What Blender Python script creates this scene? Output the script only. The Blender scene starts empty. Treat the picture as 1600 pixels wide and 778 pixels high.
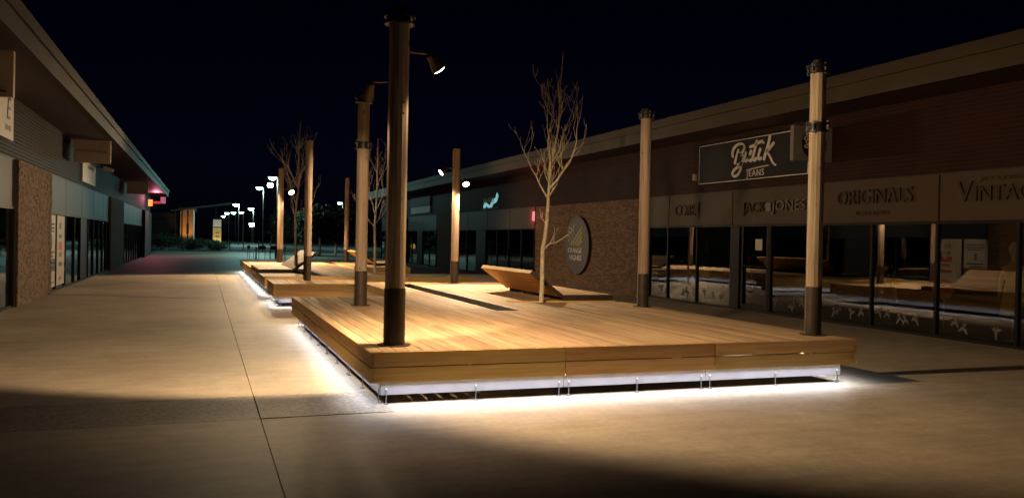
import bpy, math, random
from mathutils import Vector, Matrix
random.seed(7)
scene = bpy.context.scene
COL = scene.collection
R = math.radians

# ------------------------------------------------------------------ camera
cd = bpy.data.cameras.new('camera'); cam = bpy.data.objects.new('camera', cd); COL.objects.link(cam)
cd.sensor_width = 36.0; cd.lens = 1318.1 / 1600 * 36.0; cd.clip_start = .05; cd.clip_end = 2000
f_ = Vector((0.34420028, 0.93883548, -0.01068264)); r_ = Vector((0.938781, -0.34395748, 0.01958263)); u_ = Vector((-0.01471049, 0.016769, 0.99975117))
cam.matrix_world = Matrix(((r_.x, u_.x, -f_.x, 0), (r_.y, u_.y, -f_.y, 0), (r_.z, u_.z, -f_.z, 1.55), (0, 0, 0, 1)))
scene.camera = cam

# ------------------------------------------------------------------ night sky, exposure
world = bpy.data.worlds.new('World'); scene.world = world; world.use_nodes = True
wn = world.node_tree.nodes; wl = world.node_tree.links
sky = wn.new('ShaderNodeTexSky'); sky.sky_type = 'NISHITA'; sky.sun_disc = False
sky.sun_elevation = R(40); sky.sun_rotation = R(200); sky.dust_density = .3; sky.ozone_density = 4
tint = wn.new('ShaderNodeMix'); tint.data_type = 'RGBA'; tint.blend_type = 'MULTIPLY'; tint.inputs['Factor'].default_value = 1
tint.inputs['B'].default_value = (.26, .30, 1.15, 1); wl.new(sky.outputs[0], tint.inputs['A'])
bg = wn['Background']; wl.new(tint.outputs['Result'], bg.inputs[0]); bg.inputs[1].default_value = 0.00036
scene.view_settings.view_transform = 'Standard'; scene.view_settings.look = 'None'
scene.view_settings.exposure = 0.0; scene.view_settings.gamma = 1.0
scene.cycles.use_denoising = True
scene.cycles.max_bounces = 8; scene.cycles.transparent_max_bounces = 12
scene.cycles.caustics_reflective = False; scene.cycles.caustics_refractive = False
scene.cycles.sample_clamp_indirect = 4.0

WARM = (1.0, 0.675, 0.37)
LED = (0.90, 0.92, 1.0)

# ------------------------------------------------------------------ helpers
def tag(o, label=None, cat=None, group=None, kind=None):
    if label: o['label'] = label
    if cat: o['category'] = cat
    if group: o['group'] = group
    if kind: o['kind'] = kind
    return o

def thing(name, loc, label, cat, group=None):
    o = bpy.data.objects.new(name, None); COL.objects.link(o); o.location = loc; o.empty_display_size = .1
    return tag(o, label, cat, group)

def wloc(o):
    v = Vector((0, 0, 0))
    while o is not None:
        v += Vector(o.location); o = o.parent
    return v

class MB:
    def __init__(s): s.v = []; s.f = []
    def add(s, vs, fs):
        n = len(s.v); s.v += [tuple(v) for v in vs]; s.f += [tuple(i + n for i in f) for f in fs]; return s
    def box(s, x0, x1, y0, y1, z0, z1):
        return s.add([(x0,y0,z0),(x1,y0,z0),(x1,y1,z0),(x0,y1,z0),(x0,y0,z1),(x1,y0,z1),(x1,y1,z1),(x0,y1,z1)],
                     [(0,3,2,1),(4,5,6,7),(0,1,5,4),(1,2,6,5),(2,3,7,6),(3,0,4,7)])
    def obox(s, c, ax, ay, az):
        c = Vector(c); ax, ay, az = Vector(ax), Vector(ay), Vector(az)
        vs = [c + a*ax + b*ay + d*az for d in (-1,1) for a, b in ((-1,-1),(1,-1),(1,1),(-1,1))]
        return s.add(vs, [(0,3,2,1),(4,5,6,7),(0,1,5,4),(1,2,6,5),(2,3,7,6),(3,0,4,7)])
    def tube(s, pts, rad, n=8, caps=True, twist=0):
        pts = [Vector(p) for p in pts]; k = len(pts)
        if not hasattr(rad, '__len__'): rad = [rad]*k
        base = len(s.v); up = None
        for i, p in enumerate(pts):
            d = (pts[min(i+1,k-1)] - pts[max(i-1,0)]).normalized()
            if up is None:
                up = Vector((0,0,1)) if abs(d.z) < .9 else Vector((1,0,0))
            a = d.cross(up)
            if a.length < 1e-5: a = d.cross(Vector((0,1,0)))
            a.normalize(); b = a.cross(d).normalized(); up = b
            for j in range(n):
                t = 2*math.pi*j/n + twist
                s.v.append(tuple(p + (a*math.cos(t) + b*math.sin(t))*rad[i]))
        for i in range(k-1):
            for j in range(n):
                s.f.append((base+i*n+j, base+i*n+(j+1)%n, base+(i+1)*n+(j+1)%n, base+(i+1)*n+j))
        if caps:
            s.f.append(tuple(base+j for j in reversed(range(n)))); s.f.append(tuple(base+(k-1)*n+j for j in range(n)))
        return s
    def lathe(s, c, prof, n=20):
        c = Vector(c); base = len(s.v); k = len(prof)
        for r, z in prof:
            for j in range(n):
                t = 2*math.pi*j/n; s.v.append((c.x+r*math.cos(t), c.y+r*math.sin(t), c.z+z))
        for i in range(k-1):
            for j in range(n):
                s.f.append((base+i*n+j, base+i*n+(j+1)%n, base+(i+1)*n+(j+1)%n, base+(i+1)*n+j))
        s.f.append(tuple(base+j for j in reversed(range(n)))); s.f.append(tuple(base+(k-1)*n+j for j in range(n)))
        return s
    def build(s, name, m, parent=None, smooth=False, kind=None):
        off = wloc(parent) if parent else Vector((0,0,0))
        me = bpy.data.meshes.new(name); me.from_pydata([tuple(Vector(v)-off) for v in s.v], [], s.f); me.update()
        me.materials.append(m)
        if smooth:
            me.polygons.foreach_set('use_smooth', [True]*len(me.polygons))
            try: me.set_sharp_from_angle(angle=R(40))
            except Exception: pass
        o = bpy.data.objects.new(name, me); COL.objects.link(o)
        if parent: o.parent = parent
        if kind: o['kind'] = kind
        return o

def lit(name, kind, pos, power, color, parent, **kw):
    l = bpy.data.lights.new(name, kind); l.energy = power; l.color = color
    o = bpy.data.objects.new(name, l); COL.objects.link(o); o.parent = parent
    o.location = Vector(pos) - (wloc(parent) if parent else Vector((0,0,0)))
    for k, v in kw.items():
        if k != 'aim': setattr(l, k, v)
    if 'aim' in kw:
        o.rotation_euler = (Vector(kw['aim']) - Vector(pos)).to_track_quat('-Z', 'Y').to_euler()
    return o

WALL_R = Matrix(((0,0,-1),(-1,0,0),(0,1,0)))     # lettering on the right wall, facing -X
WALL_L = Matrix(((0,0,1),(1,0,0),(0,1,0)))       # lettering on the left wall, facing +X
FACE_Y = Matrix(((1,0,0),(0,0,-1),(0,1,0)))      # lettering facing the open end (-Y)
def lettering(txt, size, depth, pos, rot, m, parent, name='lettering', width=None, shear=0, align='CENTER', bold=0, spacing=1.0):
    cu = bpy.data.curves.new('t', 'FONT'); cu.body = txt; cu.size = size; cu.extrude = depth/2; cu.align_x = align; cu.align_y = 'CENTER'
    cu.shear = shear; cu.offset = bold; cu.space_character = spacing; cu.resolution_u = 4
    o = bpy.data.objects.new('t', cu); COL.objects.link(o)
    dg = bpy.context.evaluated_depsgraph_get(); dg.update()
    me = bpy.data.meshes.new_from_object(o.evaluated_get(dg)); bpy.data.objects.remove(o)
    xs = [v.co.x for v in me.vertices]; w = max(xs)-min(xs)
    sx = width/w if width else 1.0
    off = Vector(pos) - wloc(parent)
    for v in me.vertices:
        v.co = rot @ Vector((v.co.x*sx, v.co.y, v.co.z)) + off
    me.materials.clear(); me.materials.append(m)
    ob = bpy.data.objects.new(name, me); COL.objects.link(ob); ob.parent = parent
    return ob

# ------------------------------------------------------------------ materials
def base_mat(name):
    m = bpy.data.materials.new(name); m.use_nodes = True
    return m, m.node_tree.nodes, m.node_tree.links, m.node_tree.nodes['Principled BSDF']
def plain(name, col, rough=.6, metal=0.0, var=.15, scale=6.0, bump=0.0, bscale=60.0, spec=.4, vec='Object', stretch=(1,1,1)):
    m, n, l, p = base_mat(name)
    p.inputs['Roughness'].default_value = rough; p.inputs['Metallic'].default_value = metal
    p.inputs['Specular IOR Level'].default_value = spec
    tc = n.new('ShaderNodeTexCoord'); mp = n.new('ShaderNodeMapping'); mp.inputs['Scale'].default_value = stretch
    l.new(tc.outputs[vec], mp.inputs[0])
    no = n.new('ShaderNodeTexNoise'); no.inputs['Scale'].default_value = scale; no.inputs['Detail'].default_value = 6
    l.new(mp.outputs[0], no.inputs['Vector'])
    cr = n.new('ShaderNodeValToRGB'); cr.color_ramp.elements[0].position = .3; cr.color_ramp.elements[1].position = .7
    cr.color_ramp.elements[0].color = (*[max(0, c*(1-var)) for c in col], 1); cr.color_ramp.elements[1].color = (*[min(1, c*(1+var)) for c in col], 1)
    l.new(no.outputs['Fac'], cr.inputs[0]); l.new(cr.outputs[0], p.inputs['Base Color'])
    if bump:
        nb = n.new('ShaderNodeTexNoise'); nb.inputs['Scale'].default_value = bscale; nb.inputs['Detail'].default_value = 4
        l.new(mp.outputs[0], nb.inputs['Vector'])
        b = n.new('ShaderNodeBump'); b.inputs['Strength'].default_value = bump; b.inputs['Distance'].default_value = .01
        l.new(nb.outputs['Fac'], b.inputs['Height']); l.new(b.outputs[0], p.inputs['Normal'])
    return m

def wood(name, dark, light, axis, rough=.68, knots=False):
    """grain runs along `axis`; every board differs"""
    m, n, l, p = base_mat(name); p.inputs['Roughness'].default_value = rough; p.inputs['Specular IOR Level'].default_value = .16
    g = n.new('ShaderNodeNewGeometry'); oi = n.new('ShaderNodeObjectInfo')
    sc = [26.0, 26.0, 26.0]; sc[axis] = 1.1
    mp = n.new('ShaderNodeMapping'); mp.inputs['Scale'].default_value = sc
    l.new(g.outputs['Position'], mp.inputs[0])
    mul = n.new('ShaderNodeVectorMath'); mul.operation = 'SCALE'; mul.inputs[0].default_value = (37, 53, 71)
    l.new(oi.outputs['Random'], mul.inputs['Scale']); l.new(mul.outputs[0], mp.inputs['Location'])
    no = n.new('ShaderNodeTexNoise'); no.inputs['Scale'].default_value = 1.0; no.inputs['Detail'].default_value = 7; no.inputs['Distortion'].default_value = .6
    l.new(mp.outputs[0], no.inputs['Vector'])
    cr = n.new('ShaderNodeValToRGB'); cr.color_ramp.elements[0].position = .30; cr.color_ramp.elements[1].position = .70
    cr.color_ramp.elements[0].color = (*dark, 1); cr.color_ramp.elements[1].color = (*light, 1)
    l.new(no.outputs['Fac'], cr.inputs[0])
    # board to board tone
    mr = n.new('ShaderNodeMapRange'); mr.inputs['To Min'].default_value = .68; mr.inputs['To Max'].default_value = 1.18
    l.new(oi.outputs['Random'], mr.inputs[0])
    hs = n.new('ShaderNodeHueSaturation'); l.new(mr.outputs[0], hs.inputs['Value']); l.new(cr.outputs[0], hs.inputs['Color'])
    mr2 = n.new('ShaderNodeMapRange'); mr2.inputs['To Min'].default_value = .485; mr2.inputs['To Max'].default_value = .512
    wnn = n.new('ShaderNodeTexWhiteNoise'); wnn.noise_dimensions = '1D'; l.new(oi.outputs['Random'], wnn.inputs['W'])
    l.new(wnn.outputs['Value'], mr2.inputs[0]); l.new(mr2.outputs[0], hs.inputs['Hue'])
    # weathering: broad dull patches
    nw = n.new('ShaderNodeTexNoise'); nw.inputs['Scale'].default_value = 1.3; nw.inputs['Detail'].default_value = 5
    l.new(g.outputs['Position'], nw.inputs['Vector'])
    mrw = n.new('ShaderNodeMapRange'); mrw.inputs['From Min'].default_value = .4; mrw.inputs['From Max'].default_value = .75; mrw.inputs['To Max'].default_value = .35
    l.new(nw.outputs['Fac'], mrw.inputs[0])
    mx = n.new('ShaderNodeMix'); mx.data_type = 'RGBA'; l.new(mrw.outputs[0], mx.inputs['Factor']); l.new(hs.outputs[0], mx.inputs['A'])
    mx.inputs['B'].default_value = (*[(a+b)/2*.75 + .03 for a, b in zip(dark, light)], 1)
    out = mx.outputs['Result']
    if knots:
        vo = n.new('ShaderNodeTexVoronoi'); vo.inputs['Scale'].default_value = 1.0
        mk = n.new('ShaderNodeMapping'); ks = [7.0]*3; ks[axis] = 3.2; mk.inputs['Scale'].default_value = ks
        l.new(g.outputs['Position'], mk.inputs[0]); l.new(mk.outputs[0], vo.inputs['Vector'])
        mrk = n.new('ShaderNodeMapRange'); mrk.inputs['From Min'].default_value = .04; mrk.inputs['From Max'].default_value = .12; mrk.inputs['To Min'].default_value = .75; mrk.inputs['To Max'].default_value = 0
        l.new(vo.outputs['Distance'], mrk.inputs[0])
        mk2 = n.new('ShaderNodeMix'); mk2.data_type = 'RGBA'; l.new(mrk.outputs[0], mk2.inputs['Factor']); l.new(out, mk2.inputs['A']); mk2.inputs['B'].default_value = (.05, .025, .012, 1)
        out = mk2.outputs['Result']
    l.new(out, p.inputs['Base Color'])
    b = n.new('ShaderNodeBump'); b.inputs['Strength'].default_value = .25; b.inputs['Distance'].default_value = .004
    l.new(no.outputs['Fac'], b.inputs['Height']); l.new(b.outputs[0], p.inputs['Normal'])
    return m

def concrete(name, col, speck, coarse=0.0):
    m, n, l, p = base_mat(name); p.inputs['Roughness'].default_value = .62; p.inputs['Specular IOR Level'].default_value = .35
    g = n.new('ShaderNodeNewGeometry')
    def noise(s, d=6): 
        x = n.new('ShaderNodeTexNoise'); x.inputs['Scale'].default_value = s; x.inputs['Detail'].default_value = d; l.new(g.outputs['Position'], x.inputs['Vector']); return x.outputs['Fac']
    def mulc(a, f, lo, hi, fm=.3, fM=.7):
        r = n.new('ShaderNodeMapRange'); r.inputs['From Min'].default_value = fm; r.inputs['From Max'].default_value = fM; r.inputs['To Min'].default_value = lo; r.inputs['To Max'].default_value = hi
        l.new(f, r.inputs[0])
        v = n.new('ShaderNodeVectorMath'); v.operation = 'SCALE'; l.new(a, v.inputs[0]); l.new(r.outputs[0], v.inputs['Scale']); return v.outputs[0]
    c = n.new('ShaderNodeRGB'); c.outputs[0].default_value = (*col, 1); a = c.outputs[0]
    a = mulc(a, noise(.55, 7), .78, 1.12); a = mulc(a, noise(3.5, 8), .88, 1.08); a = mulc(a, noise(15, 6), .88, 1.08); a = mulc(a, noise(70 if not coarse else 22, 3), 1-speck, 1+speck)
    # trowel streaks across the paving
    mp = n.new('ShaderNodeMapping'); mp.inputs['Scale'].default_value = (.9, 7, 1); l.new(g.outputs['Position'], mp.inputs[0])
    st = n.new('ShaderNodeTexNoise'); st.inputs['Scale'].default_value = 1; st.inputs['Detail'].default_value = 5; l.new(mp.outputs[0], st.inputs['Vector'])
    a = mulc(a, st.outputs['Fac'], .90, 1.08)
    # warm iron-coloured tint here and there
    mx = n.new('ShaderNodeMix'); mx.data_type = 'RGBA'
    rr = n.new('ShaderNodeMapRange'); rr.inputs['From Min'].default_value = .5; rr.inputs['From Max'].default_value = .8; rr.inputs['To Max'].default_value = .35; l.new(noise(.35, 3), rr.inputs[0])
    l.new(rr.outputs[0], mx.inputs['Factor']); l.new(a, mx.inputs['A']); mx.inputs['B'].default_value = (col[0]*1.0, col[1]*.78, col[2]*.6, 1); a = mx.outputs['Result']
    # trodden gum spots
    vo = n.new('ShaderNodeTexVoronoi'); vo.inputs['Scale'].default_value = 1.1; l.new(g.outputs['Position'], vo.inputs['Vector'])
    rk = n.new('ShaderNodeMapRange'); rk.inputs['From Min'].default_value = .012; rk.inputs['From Max'].default_value = .03; rk.inputs['To Min'].default_value = .55; rk.inputs['To Max'].default_value = 0; l.new(vo.outputs['Distance'], rk.inputs[0])
    m2 = n.new('ShaderNodeMix'); m2.data_type = 'RGBA'; l.new(rk.outputs[0], m2.inputs['Factor']); l.new(a, m2.inputs['A']); m2.inputs['B'].default_value = (.12, .11, .10, 1)
    l.new(m2.outputs['Result'], p.inputs['Base Color'])
    b = n.new('ShaderNodeBump'); b.inputs['Strength'].default_value = .12 + coarse; b.inputs['Distance'].default_value = .006
    l.new(noise(90 if not coarse else 45, 4), b.inputs['Height']); l.new(b.outputs[0], p.inputs['Normal'])
    return m

def brickmat(name, c1, c2, c3):
    m, n, l, p = base_mat(name); p.inputs['Roughness'].default_value = .85
    g = n.new('ShaderNodeNewGeometry'); cr = n.new('ShaderNodeValToRGB')
    cr.color_ramp.elements[0].color = (*c1, 1); cr.color_ramp.elements[1].color = (*c3, 1); e = cr.color_ramp.elements.new(.5); e.color = (*c2, 1)
    l.new(g.outputs['Random Per Island'], cr.inputs[0])
    no = n.new('ShaderNodeTexNoise'); no.inputs['Scale'].default_value = 30; no.inputs['Detail'].default_value = 5; l.new(g.outputs['Position'], no.inputs['Vector'])
    mr = n.new('ShaderNodeMapRange'); mr.inputs['From Min'].default_value = .3; mr.inputs['From Max'].default_value = .7; mr.inputs['To Min'].default_value = .7; mr.inputs['To Max'].default_value = 1.25; l.new(no.outputs['Fac'], mr.inputs[0])
    v = n.new('ShaderNodeVectorMath'); v.operation = 'SCALE'; l.new(cr.outputs[0], v.inputs[0]); l.new(mr.outputs[0], v.inputs['Scale']); l.new(v.outputs[0], p.inputs['Base Color'])
    b = n.new('ShaderNodeBump'); b.inputs['Strength'].default_value = .6; b.inputs['Distance'].default_value = .01; l.new(no.outputs['Fac'], b.inputs['Height']); l.new(b.outputs[0], p.inputs['Normal'])
    return m

def glassmat(name, tint, ior=2.3):
    m = bpy.data.materials.new(name); m.use_nodes = True; n = m.node_tree.nodes; l = m.node_tree.links; n.clear()
    o = n.new('ShaderNodeOutputMaterial'); t = n.new('ShaderNodeBsdfTransparent'); t.inputs[0].default_value = (*tint, 1)
    g = n.new('ShaderNodeBsdfGlossy'); g.inputs['Roughness'].default_value = .012; g.inputs['Color'].default_value = (.95, .95, .95, 1)
    fr = n.new('ShaderNodeFresnel'); fr.inputs[0].default_value = ior
    mx = n.new('ShaderNodeMixShader'); l.new(fr.outputs[0], mx.inputs[0]); l.new(t.outputs[0], mx.inputs[1]); l.new(g.outputs[0], mx.inputs[2]); l.new(mx.outputs[0], o.inputs[0])
    return m
def glow(name, col, strength):
    m = bpy.data.materials.new(name); m.use_nodes = True; n = m.node_tree.nodes; l = m.node_tree.links; n.clear()
    o = n.new('ShaderNodeOutputMaterial'); e = n.new('ShaderNodeEmission'); e.inputs[0].default_value = (*col, 1); e.inputs[1].default_value = strength
    l.new(e.outputs[0], o.inputs[0]); return m

M = {}
M['deck'] = wood('deck_plank_wood', (.28, .192, .113), (.48, .350, .222), 1)
M['deck_x'] = wood('fascia_wood_across', (.50, .30, .095), (.70, .455, .165), 0)
M['deck_y'] = wood('fascia_wood_along', (.50, .30, .095), (.70, .455, .165), 1)
M['post'] = wood('post_wood', (.215, .162, .115), (.43, .345, .262), 2, knots=True)
M['concrete'] = concrete('plaza_concrete', (.40, .345, .27), .10)
M['band'] = concrete('exposed_aggregate', (.27, .24, .205), .45, .5)
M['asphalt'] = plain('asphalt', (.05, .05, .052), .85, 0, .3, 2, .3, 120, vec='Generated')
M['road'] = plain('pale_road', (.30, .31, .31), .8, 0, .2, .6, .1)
M['steel'] = plain('galvanised_steel', (.27, .27, .31), .6, .1, .10, 5, .05, 40)
M['sleeve'] = plain('brown_steel', (.060, .046, .038), .45, .3, .25, 8, .08, 50)
M['black'] = plain('black_metal', (.016, .015, .015), .45, .2, .2)
M['hood'] = plain('lamp_hood_bronze', (.12, .085, .055), .5, .2, .2)
M['under'] = plain('underframe', (.03, .027, .024), .8)
M['trough'] = plain('planter_trough', (.10, .105, .115), .6, .1, .35, 9, .2, 40)
M['soil'] = plain('soil', (.022, .017, .013), .95, 0, .4, 30, .6, 60)
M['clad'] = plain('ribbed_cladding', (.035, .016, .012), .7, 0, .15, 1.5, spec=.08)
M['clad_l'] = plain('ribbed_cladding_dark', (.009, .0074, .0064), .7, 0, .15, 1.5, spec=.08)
M['fascia'] = plain('roof_edge_sheet', (.062, .047, .032), .65, 0, .10, 1.2, spec=.15)
M['soffit'] = plain('soffit_board', (.028, .0135, .0095), .6, 0, .12, 3)
M['panel'] = plain('fascia_panel', (.074, .053, .037), .6, 0, .08, 1.5, spec=.1)
M['panel_l'] = plain('blue_grey_panel', (.020, .030, .046), .6, 0, .08, 1.5, spec=.12)
M['relief'] = plain('relief_letter', (.052, .037, .026), .6, 0, .05, spec=.12)
M['relief_dark'] = plain('dark_letter', (.02, .017, .015), .5)
M['frame'] = plain('anodised_frame', (.014, .013, .013), .6, 0, .2, spec=.12)
M['glass'] = glassmat('shop_glass', (.42, .44, .44), 2.3)
M['brick'] = brickmat('stone_slip', (.100, .052, .026), (.145, .080, .041), (.20, .118, .064))
M['mortar'] = plain('mortar', (.09, .068, .05), .9, 0, .2, 20)
M['interior'] = plain('shop_interior', (.03, .027, .025), .8)
M['shopfloor'] = plain('shop_floor', (.028, .024, .021), .6, spec=.1)
M['signdark'] = plain('sign_navy_black', (.012, .013, .018), .7, spec=.15)
M['white'] = plain('white_paint', (.56, .535, .49), .6, 0, .06, spec=.15)
M['offwhite'] = plain('cream_sign', (.52, .43, .33), .6, 0, .06)
M['letterw'] = plain('cream_letter', (.74, .72, .68), .6, 0, .04)
M['boxgrey'] = plain('grey_box', (.19, .17, .155), .6, 0, .06)
M['purple'] = plain('aubergine_disc', (.045, .035, .045), .6, 0, .06)
M['lime'] = plain('lime_stripe', (.30, .29, .09), .6, 0, .06)
M['ink'] = plain('dark_print', (.09, .085, .10), .6)
M['inkred'] = plain('red_print', (.5, .05, .05), .6)
M['bark'] = plain('pale_bark', (.58, .52, .38), .8, 0, .3, 14, .4, 50)
M['leaf'] = plain('dark_leaf', (.022, .028, .014), .8, 0, .4, 3)
M['bulb_warm'] = glow('lamp_lens_warm', (1, .82, .58), 40)
M['bulb_cold'] = glow('street_lamp_lens', (.50, 1, .95), 22)
M['yellow'] = plain('yellow_board', (.62, .45, .08), .5)
M['red'] = plain('red_cloth', (.35, .012, .02), .8)
M['cream'] = plain('cream_cloth', (.55, .48, .34), .85)
M['grey'] = plain('grey_cloth', (.22, .24, .26), .85)
M['decal'] = plain('frosted_decal', (.14, .14, .137), .8)
M['gold'] = plain('ochre_cloth', (.5, .33, .07), .8)
M['bolt'] = plain('bolt_zinc', (.8, .8, .82), .35, .4, .05)
M['zinc'] = plain('foot_zinc', (.16, .16, .175), .5, .2, .1)

# ------------------------------------------------------------------ ground
g = MB().add([(-400,-60,-.03),(400,-60,-.03),(400,700,-.03),(-400,700,-.03)], [(0,1,2,3)]).build('ground', M['asphalt']); tag(g, 'dark ground spreading out past the shopping mall', 'ground', kind='structure')
plaza = bpy.data.objects.new('plaza', None); COL.objects.link(plaza); tag(plaza, 'pale concrete paving of the pedestrian mall between the shops', 'paving', kind='structure')
JX = .48
ys = [-12, 7.40, 8.44, 24.0, 40.0, 56.0, 78.0]
for i in range(len(ys)-1):
    for (x0, x1) in ((-3.75, JX), (JX, 12.2)):
        mat = M['concrete']
        if i == 1 and x0 < 0: mat = M['band']
        e = .0035
        MB().box(x0+e, x1-e, ys[i]+(e if i < 3 else 0), ys[i+1]-(e if i < 3 else 0), -.028, 0).build('concrete_slab' if mat is M['concrete'] else 'aggregate_band', mat, plaza)
MB().box(JX+.006, 1.62, 7.405, 8.435, .0005, .004).build('aggregate_band', M['band'], plaza)

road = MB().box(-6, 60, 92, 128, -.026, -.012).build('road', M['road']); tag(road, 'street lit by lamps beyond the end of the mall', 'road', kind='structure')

# ------------------------------------------------------------------ decks
PITCH = 5.55/44
_pl = {}
def plank_mesh(mat, w=PITCH-.007, t=.028, ch=.004):
    k = (mat.name, round(w, 4), t)
    if k not in _pl:
        prof = [(-w/2,-t),(w/2,-t),(w/2,-ch),(w/2-ch,0),(-w/2+ch,0),(-w/2,-ch)]
        mb = MB(); n = len(prof)
        mb.add([(x,-.5,z) for x,z in prof]+[(x,.5,z) for x,z in prof], [(i,(i+1)%n,(i+1)%n+n,i+n) for i in range(n)]+[tuple(reversed(range(n))), tuple(range(n,2*n))])
        me = bpy.data.meshes.new('plank'); me.from_pydata(mb.v, [], [tuple(reversed(f)) for f in mb.f]); me.materials.append(mat); _pl[k] = me
    return _pl[k]
def plank(parent, x, y0, y1, z, mat=None):
    o = bpy.data.objects.new('plank', plank_mesh(mat or M['deck'])); COL.objects.link(o); o.parent = parent
    o.location = Vector((x, (y0+y1)/2, z)) - wloc(parent); o.scale = (1, y1-y0, 1)
    o.rotation_euler = (0, random.uniform(-.006, .006), 0)
    return o

def offset_poly(poly, d):
    n = len(poly); out = []
    for i in range(n):
        p0, p1, p2 = poly[i-1], poly[i], poly[(i+1)%n]
        def nrm(a, b):
            dx, dy = b[0]-a[0], b[1]-a[1]; L = math.hypot(dx, dy); return (-dy/L, dx/L)
        n1, n2 = nrm(p0, p1), nrm(p1, p2)
        out.append((p1[0]+d*(n1[0]+n2[0]), p1[1]+d*(n1[1]+n2[1])))
    return out

def make_deck(name, label, poly, rects, holes, seams=None, no_led=(), led_power=8.0, breaks=()):
    """rects/holes: (x0,x1,y0,y1); poly is the counter-clockwise outline"""
    x_min = min(p[0] for p in poly); y_min = min(p[1] for p in poly)
    t = thing(name, (x_min, y_min, 0), label, 'deck', 'timber decks down the middle of the mall')
    Z = .5; FT = .03; n = len(poly)
    inn = offset_poly(poly, FT+.003)
    # planks along Y on a fixed grid
    xs = []; x = 1.45 + PITCH/2
    while x < max(p[0] for p in poly): xs.append(x); x += PITCH
    for x in xs:
        iv = []
        for (a, b, c, d) in rects:
            if a < x < b: iv.append([c, d])
        iv.sort(); mg = []
        for c, d in iv:
            if mg and c <= mg[-1][1]+1e-4: mg[-1][1] = max(mg[-1][1], d)
            else: mg.append([c, d])
        for (a, b, c, d) in holes:
            if a < x < b:
                nw = []
                for s0, s1 in mg:
                    if d <= s0 or c >= s1: nw.append([s0, s1]); continue
                    if c > s0: nw.append([s0, c])
                    if d < s1: nw.append([d, s1])
                mg = nw
        for s0, s1 in mg:
            s0 += FT+.003; s1 -= FT+.003
            cuts = [s0]
            k = int(round((x-1.45)/PITCH))
            for b in breaks:
                bb = b + (.0 if k % 2 else 1.9)
                if s0+.6 < bb < s1-.6: cuts.append(bb)
            cuts.append(s1)
            for a, b in zip(cuts[:-1], cuts[1:]): plank(t, x, a+.002, b-.002, Z)
    # edge boards, skirts, feet, light strips
    sk = offset_poly(poly, .12); ld = offset_poly(poly, .050)
    for i in range(n):
        p, q = Vector(poly[i]), Vector(poly[(i+1)%n]); L = (q-p).length; d = (q-p)/L; nr = Vector((d.y, -d.x))
        a, b = Vector(sk[i]), Vector(sk[(i+1)%n])
        prev = Vector(poly[i-1]); nxt = Vector(poly[(i+2)%n])
        convex0 = (p-prev).normalized().cross(d) > 0 if False else ((p-prev).x*d.y-(p-prev).y*d.x) > 0
        convex1 = (d.x*(nxt-q).y-d.y*(nxt-q).x) > 0
        if seams and i in seams: cuts = [0]+list(seams[i])+[L]
        else:
            k = max(1, round(L/1.85)); cuts = [L*j/k for j in range(k+1)]
        horiz = abs(d.x) > .5
        mt = M['deck_x'] if horiz else M['deck_y']
        for j in range(len(cuts)-1):
            c0, c1 = cuts[j]+.004, cuts[j+1]-.004
            if j == 0: c0 = FT+.002 if (convex0 and horiz) else (.002 if convex0 else -.0)
            if j == len(cuts)-2: c1 = L-(FT+.002) if (convex1 and horiz) else L-.002
            for z0, z1 in ((.220, .3555), (.3645, .4975)):
                w = random.uniform(-.0015, .0015)
                m0 = p+d*c0-nr*(FT/2-w); m1 = p+d*c1-nr*(FT/2-w); c = (m0+m1)/2
                MB().obox((c.x, c.y, (z0+z1)/2), (d.x*(c1-c0)/2, d.y*(c1-c0)/2, 0), (nr.x*FT/2, nr.y*FT/2, 0), (0,0,(z1-z0)/2)).build('fascia_board', mt, t)
            # pale slips standing in for light leaking through the joint between the boards
            for _ in range(random.choice((1, 2, 2)) if L > 1.5 and y_min < 9 and i in (0, 13, 1) else 0):
                s = random.uniform(c0+.2, max(c0+.21, c1-.2)); w = random.choice((.012, .02, .05)); c = p+d*s-nr*.012
                MB().obox((c.x, c.y, .36), (d.x*w, d.y*w, 0), (nr.x*.01, nr.y*.01, 0), (0,0,.0042)).build('joint_light_leak', M['bolt'], t)
        # skirt
        LL = (b-a).length; dd = (b-a)/LL
        ks = [LL*c/L for c in cuts]
        for j in range(len(ks)-1):
            c0, c1 = ks[j]+.003, ks[j+1]-.003; c = a+dd*(c0+c1)/2
            s = MB().obox((c.x, c.y, .158), (dd.x*(c1-c0)/2, dd.y*(c1-c0)/2, 0), (nr.x*.002, nr.y*.002, 0), (0,0,.072)).build('skirt', M['steel'], t)
            if y_min > 20 and i not in (0, n-1): continue
            for e in (c0+.05, (c0+c1)/2, c1-.05):
                fp = a+dd*e+nr*.008
                ft = MB().tube([(fp.x, fp.y, .012), (fp.x, fp.y, .13)], .0045, 6).lathe((fp.x, fp.y, 0), [(.022,0),(.022,.008),(.008,.014)], 8).build('foot', M['zinc'], t)
                bp = a+dd*e+nr*.004
                MB().tube([(bp.x, bp.y, .142), (bp.x+nr.x*.01, bp.y+nr.y*.01, .142)], .010, 8).build('bolt', M['bolt'], ft)
        if i in no_led or L < .6: continue
        la, lb = Vector(ld[i]), Vector(ld[(i+1)%n]); lc = (la+lb)/2; lL = (lb-la).length
        st = MB().obox((lc.x, lc.y, .238), (dd.x*lL/2, dd.y*lL/2, 0), (nr.x*.008, nr.y*.008, 0), (0,0,.006)).build('light_strip', M['white'], t)
        o = lit('light_strip_glow', 'AREA', (lc.x, lc.y, .227), led_power*lL*(1.0 if horiz else .45), LED, t, shape='RECTANGLE', size=lL*.985, size_y=.016)
        o.rotation_euler = (R(-38), 0, math.atan2(dd.y, dd.x))
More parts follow.
